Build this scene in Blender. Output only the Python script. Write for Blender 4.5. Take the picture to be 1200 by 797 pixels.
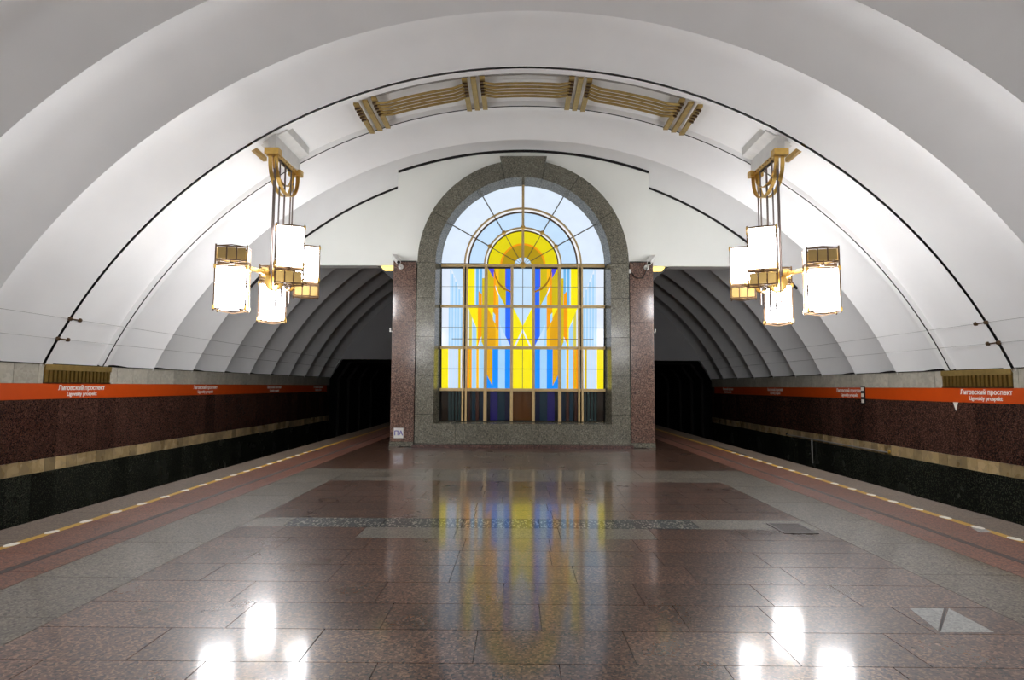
import bpy, bmesh, math, random
from mathutils import Vector, Matrix
random.seed(7)
R_ = math.radians
SC = bpy.context.scene
COL = SC.collection
for o in list(bpy.data.objects): bpy.data.objects.remove(o)

# ------------------------------------------------------------------ camera, world, exposure
F = 700.0; CX, CY = 600.0, 398.5
PITCH, YAW, ROLL = R_(4.45), R_(0.49), R_(0.28)
CAM = Vector((-0.15, 0.0, 1.6))
fw = Vector((-math.sin(YAW)*math.cos(PITCH), math.cos(YAW)*math.cos(PITCH), math.sin(PITCH)))
rt0 = Vector((math.cos(YAW), math.sin(YAW), 0)); up0 = rt0.cross(fw)
rt = rt0*math.cos(ROLL) + up0*math.sin(ROLL); up = up0*math.cos(ROLL) - rt0*math.sin(ROLL)
cd = bpy.data.cameras.new('camera'); cam = bpy.data.objects.new('camera', cd); COL.objects.link(cam)
M = Matrix((rt, up, -fw)).transposed().to_4x4(); M.translation = CAM
cam.matrix_world = M
cd.sensor_width = 36.0; cd.lens = 36.0*F/1200.0; cd.clip_start = 0.05; cd.clip_end = 200
SC.camera = cam
w = bpy.data.worlds.new('world'); SC.world = w; w.use_nodes = True
w.node_tree.nodes['Background'].inputs[0].default_value = (0, 0, 0, 1)
SC.view_settings.view_transform = 'Standard'; SC.view_settings.look = 'None'
SC.view_settings.gamma = 1.0; SC.view_settings.use_curve_mapping = False
SC.view_settings.exposure = 0.28
LAMP = 22.0            # emission of the chandelier glass
GLASS = 0.8            # emission of the backlit coloured glass

def ray(x, y): return fw + rt*((x-CX)/F) - up*((y-CY)/F)
def onY(x, y, Y): d = ray(x, y); return CAM + d*((Y-CAM.y)/d.y)
def onX(x, y, X): d = ray(x, y); return CAM + d*((X-CAM.x)/d.x)
def onZ(x, y, Z): d = ray(x, y); return CAM + d*((Z-CAM.z)/d.z)

# ------------------------------------------------------------------ materials
def lin(c): return tuple((v/255/12.92 if v/255 <= .04045 else ((v/255+.055)/1.055)**2.4) for v in c) + (1,)
def base_mat(name):
    m = bpy.data.materials.new(name); m.use_nodes = True
    nt = m.node_tree; b = nt.nodes['Principled BSDF']; return m, nt, b
def plain(name, col, rough=.5, metal=0.0, emit=None, es=1.0, spec=.5, var=0.06, scale=6.0, bump=0.0):
    m, nt, b = base_mat(name)
    n = nt.nodes.new('ShaderNodeTexNoise'); n.inputs['Scale'].default_value = scale; n.inputs['Detail'].default_value = 4
    tc = nt.nodes.new('ShaderNodeTexCoord'); nt.links.new(tc.outputs['Object'], n.inputs['Vector'])
    r = nt.nodes.new('ShaderNodeValToRGB'); c = lin(col)
    r.color_ramp.elements[0].position = .3; r.color_ramp.elements[1].position = .7
    r.color_ramp.elements[0].color = tuple(v*(1-var) for v in c[:3])+(1,)
    r.color_ramp.elements[1].color = tuple(min(1, v*(1+var)) for v in c[:3])+(1,)
    nt.links.new(n.outputs['Fac'], r.inputs['Fac']); nt.links.new(r.outputs['Color'], b.inputs['Base Color'])
    b.inputs['Roughness'].default_value = rough; b.inputs['Metallic'].default_value = metal
    b.inputs['Specular IOR Level'].default_value = spec
    if emit: b.inputs['Emission Color'].default_value = lin(emit); b.inputs['Emission Strength'].default_value = es
    if bump:
        bp = nt.nodes.new('ShaderNodeBump'); bp.inputs['Strength'].default_value = bump; bp.inputs['Distance'].default_value = .01
        nt.links.new(n.outputs['Fac'], bp.inputs['Height']); nt.links.new(bp.outputs['Normal'], b.inputs['Normal'])
    return m
def granite(name, cols, rough=.2, scale=90., vary=.25, coat=0.0, coat_r=.05, spec=.5, streak=None, bump=0.0, wear=.12, coat_ior=1.5):
    """speckled polished stone: crystal cells + coarse cloud, brightness differs from slab to slab"""
    m, nt, b = base_mat(name); N = nt.nodes.new; L = nt.links.new
    g = N('ShaderNodeNewGeometry')
    v = N('ShaderNodeTexVoronoi'); v.inputs['Scale'].default_value = scale; L(g.outputs['Position'], v.inputs['Vector'])
    if streak:
        mp = N('ShaderNodeMapping'); mp.inputs['Scale'].default_value = streak; mp.inputs['Rotation'].default_value = (0, 0, .5)
        L(g.outputs['Position'], mp.inputs['Vector']); L(mp.outputs['Vector'], v.inputs['Vector'])
    sep = N('ShaderNodeSeparateColor'); L(v.outputs['Color'], sep.inputs['Color'])
    r = N('ShaderNodeValToRGB'); r.color_ramp.interpolation = 'CONSTANT'
    els = r.color_ramp.elements
    while len(els) < len(cols): els.new(.5)
    pos = 0
    for i, (c, wd) in enumerate(cols):
        els[i].position = pos; els[i].color = lin(c); pos += wd
    L(sep.outputs[0], r.inputs['Fac'])
    n = N('ShaderNodeTexNoise'); n.inputs['Scale'].default_value = 1.7; n.inputs['Detail'].default_value = 5; L(g.outputs['Position'], n.inputs['Vector'])
    oi = N('ShaderNodeObjectInfo')
    ma = N('ShaderNodeMath'); ma.operation = 'MULTIPLY_ADD'; ma.inputs[1].default_value = vary; ma.inputs[2].default_value = 1-vary*.5; L(oi.outputs['Random'], ma.inputs[0])
    mb = N('ShaderNodeMath'); mb.operation = 'MULTIPLY_ADD'; mb.inputs[1].default_value = .6; mb.inputs[2].default_value = .7; L(n.outputs['Fac'], mb.inputs[0])
    mc = N('ShaderNodeMath'); mc.operation = 'MULTIPLY'; L(ma.outputs[0], mc.inputs[0]); L(mb.outputs[0], mc.inputs[1])
    mx = N('ShaderNodeMix'); mx.data_type = 'RGBA'; mx.blend_type = 'MULTIPLY'; mx.inputs[0].default_value = 1
    cb = N('ShaderNodeCombineColor')
    for k in range(3): L(mc.outputs[0], cb.inputs[k])
    L(r.outputs['Color'], mx.inputs[6]); L(cb.outputs['Color'], mx.inputs[7]); L(mx.outputs[2], b.inputs['Base Color'])
    mr = N('ShaderNodeMath'); mr.operation = 'MULTIPLY_ADD'; mr.inputs[1].default_value = wear; mr.inputs[2].default_value = rough-wear*.5
    L(n.outputs['Fac'], mr.inputs[0]); L(mr.outputs[0], b.inputs['Roughness'])
    b.inputs['Specular IOR Level'].default_value = spec
    b.inputs['Coat IOR'].default_value = coat_ior; b.inputs['Coat Weight'].default_value = coat; b.inputs['Coat Roughness'].default_value = coat_r
    if bump:
        bp = N('ShaderNodeBump'); bp.inputs['Strength'].default_value = bump; bp.inputs['Distance'].default_value = .004
        L(v.outputs['Distance'], bp.inputs['Height']); L(bp.outputs['Normal'], b.inputs['Normal'])
    return m
MT = {}
MT['plaster'] = plain('white_plaster', (238, 238, 237), .75, var=.02, scale=1.3)
MT['plaster_wall'] = plain('white_wall_paint', (240, 242, 236), .7, var=.02, scale=1.0)
MT['far_plaster'] = plain('grey_plaster', (206, 206, 208), .8, var=.05, scale=1.0)
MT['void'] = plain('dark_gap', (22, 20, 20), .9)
MT['red_floor'] = granite('red_granite', [((96, 68, 54), .38), ((68, 49, 41), .3), ((126, 96, 78), .2), ((32, 26, 24), .12)], .29, 70, .38, 1.0, .095, spec=.27, coat_ior=1.21)
MT['grey_floor'] = granite('grey_granite', [((112, 104, 92), .4), ((92, 86, 76), .3), ((130, 122, 110), .2), ((66, 61, 55), .1)], .46, 70, .16, .8, .09, spec=.25, coat_ior=1.25)
MT['dark_floor'] = granite('black_streaked_granite', [((40, 45, 44), .45), ((72, 74, 70), .2), ((26, 29, 29), .15), ((150, 146, 134), .2)], .5, 120, .25, .8, .07, spec=.25, coat_ior=1.27, streak=(.5, .2, 1))
MT['edge_floor'] = granite('platform_edge_granite', [((104, 90, 77), .4), ((86, 74, 63), .35), ((120, 105, 90), .25)], .5, 70, .12)
MT['side_red'] = granite('orange_red_granite', [((118, 74, 57), .4), ((92, 59, 48), .3), ((138, 92, 72), .2), ((52, 38, 35), .1)], .4, 70, .22, .15, .15)
MT['dark_strip'] = granite('dark_grey_strip', [((76, 68, 64), .5), ((62, 56, 54), .5)], .6, 60, .1)
MT['brown_panel'] = granite('brown_granite', [((74, 49, 40), .4), ((52, 36, 31), .32), ((98, 68, 57), .16), ((29, 22, 20), .12)], .24, 60, .5)
MT['black_panel'] = granite('black_green_granite', [((40, 42, 35), .5), ((30, 32, 27), .35), ((60, 61, 50), .15)], .26, 60, .6)
MT['cream_tile'] = granite('cream_marble', [((170, 147, 106), .4), ((160, 139, 104), .3), ((178, 155, 115), .3)], .28, 9, .8)
MT['pale_tile'] = granite('pale_marble', [((178, 173, 158), .4), ((171, 166, 153), .3), ((184, 179, 165), .3)], .3, 14, .2)
MT['surround'] = granite('grey_green_granite', [((110, 107, 93), .4), ((93, 91, 80), .34), ((130, 127, 112), .16), ((69, 68, 60), .1)], .22, 50, .12, .2, .1)
MT['pillar'] = granite('polished_red_brown_granite', [((110, 82, 70), .36), ((86, 65, 56), .3), ((136, 108, 93), .2), ((54, 42, 38), .14)], .18, 50, .1, .3, .06)
MT['plinth'] = granite('dark_red_granite', [((82, 58, 52), .5), ((60, 44, 42), .35), ((102, 76, 68), .15)], .25, 40, .1)
MT['brass'] = plain('brass', (206, 168, 92), .28, .85, var=.08, scale=14)
MT['brass_dull'] = plain('aged_brass', (168, 142, 84), .42, .6, var=.16, scale=9)
MT['brass_dark'] = plain('dark_bronze', (96, 74, 52), .4, .75, var=.15, scale=14)
MT['mullion'] = plain('gilded_mullion', (196, 170, 122), .4, .35, var=.06, scale=14)
MT['lead'] = plain('lead_came', (90, 84, 78), .5, .3)
MT['steel'] = plain('blued_rod', (116, 104, 98), .35, .7)
MT['white_metal'] = plain('white_metal', (215, 214, 210), .45)
MT['white_plastic'] = plain('white_plastic', (222, 222, 218), .4)
MT['black'] = plain('black_enamel', (20, 19, 19), .45)
MT['lampglass'] = plain('lit_opal_glass', (240, 240, 240), .35, emit=(250, 250, 253), es=LAMP)
MT['box_panel'] = plain('amber_glass_panel', (180, 150, 88), .45, .25, var=.06)
MT['orange'] = plain('orange_enamel', (204, 76, 14), .42, var=.03)
MT['letter'] = plain('white_lettering', (240, 232, 226), .5)
MT['blue_letter'] = plain('blue_lettering', (52, 48, 158), .5)
MT['yellow'] = plain('yellow_paint', (188, 146, 36), .45, var=.12, scale=5)
MT['white_mark'] = plain('white_marker', (236, 232, 220), .4)
MT['dark_concrete'] = plain('near_black_concrete', (30, 32, 34), .85, var=.2)  # near-black tone shared by platform face, service block and tunnel lining
MT['grout'] = plain('stone_grout', (84, 74, 64), .9)
MT['ballast'] = plain('track_bed', (40, 38, 36), .9, var=.25, scale=20)
MT['rail'] = plain('rail_steel', (90, 84, 80), .35, .8)
MT['tray_glow'] = plain('yellow_lit_diffuser', (240, 220, 140), .5, emit=(255, 226, 120), es=1.1)
MT['red_glow'] = plain('orange_signal_glass', (230, 90, 20), .4, emit=(255, 92, 20), es=6.0)
MT['screen'] = plain('blue_grey_screen', (64, 74, 98), .3)
MT['bluegrey'] = plain('grey_conduit', (150, 148, 144), .5)

# ------------------------------------------------------------------ mesh helpers
class MB:
    def __init__(s): s.v = []; s.f = []
    def box(s, x0, x1, y0, y1, z0, z1):
        i = len(s.v)
        s.v += [(x0,y0,z0),(x1,y0,z0),(x1,y1,z0),(x0,y1,z0),(x0,y0,z1),(x1,y0,z1),(x1,y1,z1),(x0,y1,z1)]
        s.f += [tuple(i+k for k in q) for q in ((3,2,1,0),(4,5,6,7),(0,1,5,4),(1,2,6,5),(2,3,7,6),(3,0,4,7))]
        return s
    def prism(s, pts, y0, y1):           # polygon in XZ, extruded along Y
        i = len(s.v); n = len(pts)
        a = sum(pts[k][0]*pts[(k+1)%n][1]-pts[(k+1)%n][0]*pts[k][1] for k in range(n))
        if a < 0: pts = pts[::-1]
        s.v += [(p[0], y0, p[1]) for p in pts] + [(p[0], y1, p[1]) for p in pts]
        s.f.append(tuple(range(i, i+n))); s.f.append(tuple(range(i+2*n-1, i+n-1, -1)))
        for k in range(n):
            k2 = (k+1) % n; s.f.append((i+k, i+n+k, i+n+k2, i+k2))
        return s
    def tube(s, pts, r, n=8, cap=True):
        pts = [Vector(p) for p in pts]; rings = []
        rr = r if isinstance(r, (list, tuple)) else [r]*len(pts)
        prev = None
        for k, p in enumerate(pts):
            if k == 0: t = pts[1]-pts[0]
            elif k == len(pts)-1: t = pts[-1]-pts[-2]
            else: t = (pts[k+1]-p).normalized()+(p-pts[k-1]).normalized()
            t.normalize()
            if prev is None:
                a = Vector((0,0,1)) if abs(t.z) < .9 else Vector((1,0,0))
                u = t.cross(a).normalized()
            else:
                u = (prev - t*prev.dot(t)).normalized()
            prev = u; vv = t.cross(u)
            i = len(s.v)
            for j in range(n):
                an = 2*math.pi*j/n; q = p + (u*math.cos(an)+vv*math.sin(an))*rr[k]; s.v.append(tuple(q))
            rings.append(i)
        for a, b in zip(rings, rings[1:]):
            for j in range(n): s.f.append((a+j, a+(j+1)%n, b+(j+1)%n, b+j))
        if cap:
            s.f.append(tuple(rings[0]+j for j in range(n-1, -1, -1))); s.f.append(tuple(rings[-1]+j for j in range(n)))
        return s
    def beam(s, p, q, wd, ht, upv=(0,0,1)):
        p = Vector(p); q = Vector(q); t = (q-p).normalized(); u = t.cross(Vector(upv))
        if u.length < 1e-4: u = t.cross(Vector((1,0,0)))
        u.normalize(); v = u.cross(t).normalized(); i = len(s.v)
        for c in (p, q):
            for a, b in ((-1,-1),(1,-1),(1,1),(-1,1)): s.v.append(tuple(c+u*(a*wd/2)+v*(b*ht/2)))
        s.f += [tuple(i+k for k in qd) for qd in ((0,1,2,3),(7,6,5,4),(0,4,5,1),(1,5,6,2),(2,6,7,3),(3,7,4,0))]
        return s
    def strap(s, pts, wid, th):          # ribbon of boxes in a row: pts with fixed width direction
        wv = Vector(wid); i = len(s.v); n = len(pts); pts = [Vector(p) for p in pts]
        for k, p in enumerate(pts):
            t = (pts[min(k+1, n-1)]-pts[max(k-1, 0)]).normalized(); nn = t.cross(wv.normalized()).normalized()*th/2
            for a, b in ((-1,-1),(1,-1),(1,1),(-1,1)): s.v.append(tuple(p+wv*(a*.5)+nn*b))
        for k in range(n-1):
            o = i+4*k
            for j in range(4): s.f.append((o+j, o+(j+1)%4, o+4+(j+1)%4, o+4+j))
        s.f.append((i+3,i+2,i+1,i)); o = i+4*(n-1); s.f.append((o,o+1,o+2,o+3))
        return s
    def lathe(s, prof, c=(0,0,0), n=16, axis='z'):
        i = len(s.v)
        for r, h in prof:
            for j in range(n):
                a = 2*math.pi*j/n; x, y = r*math.cos(a), r*math.sin(a)
                p = (x,y,h) if axis == 'z' else ((x,h,y) if axis == 'y' else (h,x,y))
                s.v.append((p[0]+c[0], p[1]+c[1], p[2]+c[2]))
        for k in range(len(prof)-1):
            for j in range(n): s.f.append((i+k*n+j, i+k*n+(j+1)%n, i+(k+1)*n+(j+1)%n, i+(k+1)*n+j))
        s.f.append(tuple(i+j for j in range(n-1,-1,-1))); s.f.append(tuple(i+(len(prof)-1)*n+j for j in range(n)))
        return s
    def mesh(s, name, mat, smooth=False):
        me = bpy.data.meshes.new(name); me.from_pydata(s.v, [], s.f); me.materials.append(MT[mat] if isinstance(mat, str) else mat)
        bm = bmesh.new(); bm.from_mesh(me); bmesh.ops.recalc_face_normals(bm, faces=bm.faces); bm.to_mesh(me); bm.free()
        if smooth:
            me.polygons.foreach_set('use_smooth', [True]*len(me.polygons)); me.set_sharp_from_angle(angle=R_(40))
        return me
    def build(s, name, mat, parent=None, smooth=False):
        return link(name, s.mesh(name, mat, smooth), parent)
def link(name, me, parent=None, loc=None, scale=None):
    o = bpy.data.objects.new(name, me); COL.objects.link(o)
    if parent: o.parent = parent
    if loc is not None: o.location = loc
    if scale is not None: o.scale = scale
    return o
def tag(o, label, cat, group=None):
    o['label'] = label; o['category'] = cat
    if group: o['group'] = group
    return o
def struct(o, label=None, cat=None):
    o['kind'] = 'structure'
    if label: o['label'] = label
    if cat: o['category'] = cat
    return o
def thing(name, loc, label, cat, group=None):
    o = bpy.data.objects.new(name, None); COL.objects.link(o); o.location = loc; o.empty_display_size = .1
    return tag(o, label, cat, group)
UNIT = {}
def words(me):                            # cut a line of lettering at its space: each word a mesh of its own
    par = list(range(len(me.vertices)))
    def find(a):
        while par[a] != a: par[a] = par[par[a]]; a = par[a]
        return a
    for e in me.edges: par[find(e.vertices[0])] = find(e.vertices[1])
    iv = {}
    for v in me.vertices:
        k = find(v.index); a, b = iv.get(k, (9e9, -9e9)); iv[k] = (min(a, v.co.x), max(b, v.co.x))
    ivs = sorted(iv.values()); end = ivs[0][1]; gap = cut = -1
    for a, b in ivs[1:]:
        if a-end > gap: gap, cut = a-end, (a+end)/2
        end = max(end, b)
    out = []
    for sd in (0, 1):
        m = me.copy(); bm = bmesh.new(); bm.from_mesh(m)
        bmesh.ops.delete(bm, geom=[v for v in bm.verts if (v.co.x > cut) == bool(sd)], context='VERTS')
        bm.to_mesh(m); bm.free(); out.append(m)
    return out
def unit_box(mat):                        # shared 1x1x1 box per material, for tiles and panels
    if mat not in UNIT: UNIT[mat] = MB().box(-.5,.5,-.5,.5,-.5,.5).mesh('block_'+mat, mat)
    return UNIT[mat]
def tile(name, parent, mat, x0, x1, y0, y1, z0, z1):
    return link(name, unit_box(mat), parent, ((x0+x1)/2,(y0+y1)/2,(z0+z1)/2), (x1-x0,y1-y0,z1-z0))

# ------------------------------------------------------------------ dimensions
WX = 9.13; VR = 10.02; VZ = -2.196; SAG = .43; FOOT = 1.985
LINE1, LINE2 = 11.23, 12.83
CUSPS_FAR = [14.67, 16.45, 18.24, 19.98, 21.7, 23.45, 25.2, 26.9, 28.66]
CUSPS_NEAR = [LINE1-1.76*k for k in range(12)]      # going back past the camera
YSUR, YPIL, YSIDE, YGLASS = 15.9, 16.07, 16.45, 16.3
YEND = 28.66
BACK = CUSPS_NEAR[-1]

# ------------------------------------------------------------------ ceiling: scalloped vault rings made of panels
shell = MB(); nA = 40
a0 = math.asin((FOOT-VZ)/VR)
for yy in (BACK, YEND+.3):
    for k in range(nA+1):
        a = a0-.08+(math.pi-2*a0+.16)*k/nA; r = VR+SAG+.22; shell.v.append((r*math.cos(a), yy, VZ+r*math.sin(a)))
for k in range(nA): shell.f.append((k, k+1, nA+2+k, nA+1+k))
ceiling = struct(shell.build('ceiling', 'void', smooth=True), 'white scalloped barrel vault over the station hall', 'ceiling')
zj = [FOOT, 2.455, 2.835]
aj = [math.asin((z-VZ)/VR) for z in zj]
spans = [(aj[0]-.012, math.pi-aj[0]+.012)]
def ring(y0, y1, sag, rec=0.0, ns=10, name='vault_panel'):
    for q, (p0, p1) in enumerate(spans):
        na = 88
        mb = MB()
        for j in range(ns+1):
            t = j/ns; y = y0+(y1-y0)*t; r = VR+rec+sag*4*t*(1-t)
            for k in range(na+1):
                a = p0+(p1-p0)*k/na; mb.v.append((r*math.cos(a), y, VZ+r*math.sin(a)))
        for j in range(ns):
            for k in range(na): i = j*(na+1)+k; mb.f.append((i, i+1, i+na+2, i+na+1))
        mb.build(name, 'plaster', ceiling, True)
GAP = .03
ns_ = CUSPS_NEAR
for k in range(len(ns_)-1): ring(ns_[k+1], ns_[k]-(GAP if k == 0 else 0), SAG)
ring(LINE1+GAP, LINE1+.2, 0, -.01, 2, 'vault_rib')
ring(LINE1+.2, LINE2-.01, 0, .10, 4, 'vault_panel')
ring(LINE2+.022, LINE2+.18, .0, .0, 2, 'vault_rib')
cf = [LINE2+.18]+CUSPS_FAR
for k in range(len(cf)-1): ring(cf[k], cf[k+1], SAG)
def arc_strip(name, y0, y1, r0, r1, mat, parent, p0=None, p1=None, n=72):
    p0 = aj[0] if p0 is None else p0; p1 = math.pi-aj[0] if p1 is None else p1
    mb = MB()
    for k in range(n+1):
        a = p0+(p1-p0)*k/n
        for (y, r) in ((y0,r0),(y1,r0),(y1,r1),(y0,r1)): mb.v.append((r*math.cos(a), y, VZ+r*math.sin(a)))
    for k in range(n):
        for j in range(4): mb.f.append((4*k+j, 4*k+(j+1)%4, 4*k+4+(j+1)%4, 4*k+4+j))
    mb.f.append((3,2,1,0)); o = 4*n; mb.f.append((o,o+1,o+2,o+3))
    return mb.build(name, mat, parent, True)
# edges of the recessed lamp bay
arc_strip('bay_edge', LINE1+.19, LINE1+.21, VR-.01, VR+.11, 'plaster', ceiling)
arc_strip('bay_edge', LINE2-.02, LINE2+.0, VR-.0, VR+.11, 'plaster', ceiling)
# cable that runs along each gap
arc_strip('gap_cable', LINE1-.007, LINE1+.017, VR+.015, VR+.04, 'void', ceiling)
arc_strip('gap_cable', LINE2+.001, LINE2+.021, VR-.012, VR+.03, 'void', ceiling)

# ------------------------------------------------------------------ floor
floor = struct(MB().box(-5.80, 5.80, BACK, 3.1, -.30, 0).box(-5.80, 5.80, 3.1, YEND, -.30, -.012).build('floor', 'plinth'),
               'platform floor of red and grey polished granite slabs', 'floor')
G = .003
rows = [3.115+.475*k for k in range(40)]
field_off = {}
near_joints = {0: [-2.9,-1.95,-.95,.1,1.05,2.02,2.9], 1: [-2.42,-1.41,-.4,.55,1.5,2.25], 2: [-2.07,-1.05,0.02,1.0,1.62,2.6],
               3: [-2.28,-1.2,-.25,.8,1.75,2.4], 4: [-2.75,-1.7,-.7,.35,1.35,2.2]}
k = 0
while rows[k] < 15.55:
    y0, y1 = rows[k], min(rows[k+1], 15.6)
    if k in near_joints: js = near_joints[k]
    else:
        js = []; x = -3.3+random.uniform(.45, 1.1)
        while x < 2.9: js.append(x); x += random.uniform(.85, 1.15)
    xs = [-3.3]+js+[3.3]
    for a, b in zip(xs, xs[1:]):
        mat = 'red_floor'
        if k == 8: mat = 'dark_floor' if -2.9 < (a+b)/2 < 2.0 else 'grey_floor'
        elif k == 7: mat = 'grey_floor' if -1.6 < (a+b)/2 < 1.0 else 'red_floor'
        elif k in (15, 16, 17): mat = 'grey_floor'
        tile('floor_slab', floor, mat, a+G, b-G, y0+G, y1-G, -.03, 0)
    k += 1
YF = 15.6
for s in (-1, 1):
    def band(mat, xa, xb, step, jit, name='floor_slab', ya=3.1, yb=YEND):
        y = ya-random.uniform(0, step*.5); y = ya
        while y < yb-.01:
            y2 = min(yb, y+step+random.uniform(-jit, jit))
            if yb-y2 < .3: y2 = yb
            x0, x1 = sorted((s*xa, s*xb))
            tile(name, floor, mat, x0+G, x1-G, y+G, y2-G, -.03, 0); y = y2
    band('grey_floor', 3.3, 4.17, 1.1, .25, yb=11.7)
    band('red_floor', 3.3, 4.17, 1.2, .2, ya=11.7)
    band('side_red', 4.17, 4.5, 1.2, .2)
    band('side_red', 4.58, 5.13, 1.2, .2)
    band('edge_floor', 5.23, 5.81, 1.5, .0, 'edge_stone')
    tile('dark_strip', floor, 'dark_strip', *sorted((s*4.503, s*4.577)), 3.1, YEND, -.03, .0005)
    tile('yellow_line', floor, 'yellow', *sorted((s*5.13, s*5.23)), 3.1, YEND, -.03, 0.0005)
    y = 3.46
    while y < 15.2:
        mb = MB().lathe([(.5, 0), (.5, 1)], n=10)
        key = 'marker'
        if key not in UNIT: UNIT[key] = mb.mesh('marker_light', 'white_mark')
        link('marker_stud', UNIT[key], floor, (s*5.185, y, -.004), (.105, .18, .008)); y += .52
    # passage floor beside the stained glass block, behind the pillars
for s in (-1, 1):
    y = 15.6
    while y < YEND-.1:
        y2 = min(YEND, y+.95); x0, x1 = sorted((s*3.3, s*2.0)); y = y2
# patches let into the floor
pA = onZ(1098, 741, 0); pB = onZ(1165, 741, 0); pC = onZ(1118, 712, 0); pD = onZ(1068, 712, 0)
def flat_piece(name, pts, mat, zt):
    mb = MB(); n = len(pts)
    mb.v = [(p[0], p[1], -.002) for p in pts]+[(p[0], p[1], zt) for p in pts]
    mb.f = [tuple(range(n-1, -1, -1)), tuple(range(n, 2*n))]+[(i, (i+1)%n, n+(i+1)%n, n+i) for i in range(n)]
    return mb.build(name, mat, floor)
MT['patch'] = granite('pale_blue_grey_granite', [((158, 160, 158), .5), ((140, 142, 140), .3), ((174, 174, 170), .2)], .42, 70, .05, .2, .14)
flat_piece('repair_patch', [onZ(1102, 741, 0), onZ(1165, 741, 0), onZ(1112, 713, 0)], 'patch', .0006)
flat_piece('repair_patch', [onZ(1066, 713, 0), onZ(1106, 713, 0), onZ(1099, 739, 0)], 'patch', .0006)
flat_piece('patch_crack', [onZ(1100, 739, 0), onZ(1103, 739, 0), onZ(1109, 713, 0), onZ(1107, 713, 0)], 'black', .0008)
flat_piece('white_patch', [onZ(1138, 618.5, 0), onZ(1152, 618.5, 0), onZ(1163, 624, 0), onZ(1148, 624, 0)], 'patch', .0012)
MT['hatch_stone'] = granite('dark_hatch_granite', [((62, 52, 48), .5), ((48, 41, 38), .3), ((78, 67, 61), .2)], .6, 70, .05, spec=.2)
def floor_item(name, corners, mat, rim, label, cat):
    xs = [onZ(*c, 0).x for c in corners]; ys = [onZ(*c, 0).y for c in corners]
    x0, x1, y0, y1 = min(xs), max(xs), min(ys), max(ys)
    t = thing(name, ((x0+x1)/2, (y0+y1)/2, .0005), label, cat)
    a, b = (x1-x0)/2, (y1-y0)/2
    MB().box(-a+.03, a-.03, -b+.03, b-.03, 0, .006).build('cover', mat, t)
    MB().box(-a, a, -b, -b+.028, 0, .008).box(-a, a, b-.028, b, 0, .008).box(-a, -a+.028, -b+.028, b-.028, 0, .008).box(a-.028, a, -b+.028, b-.028, 0, .008).build('rim', rim, t)
    return t
floor_item('floor_hatch', [(898, 614), (960, 626)], 'hatch_stone', 'dark_strip', 'dark granite floor hatch with a thin rim set in pale slabs', 'hatch')
floor_item('edge_mat', [(838, 523), (876, 533.5)], 'black', 'dark_strip', 'black mat lying across the yellow line beside the platform edge', 'mat')

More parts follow.
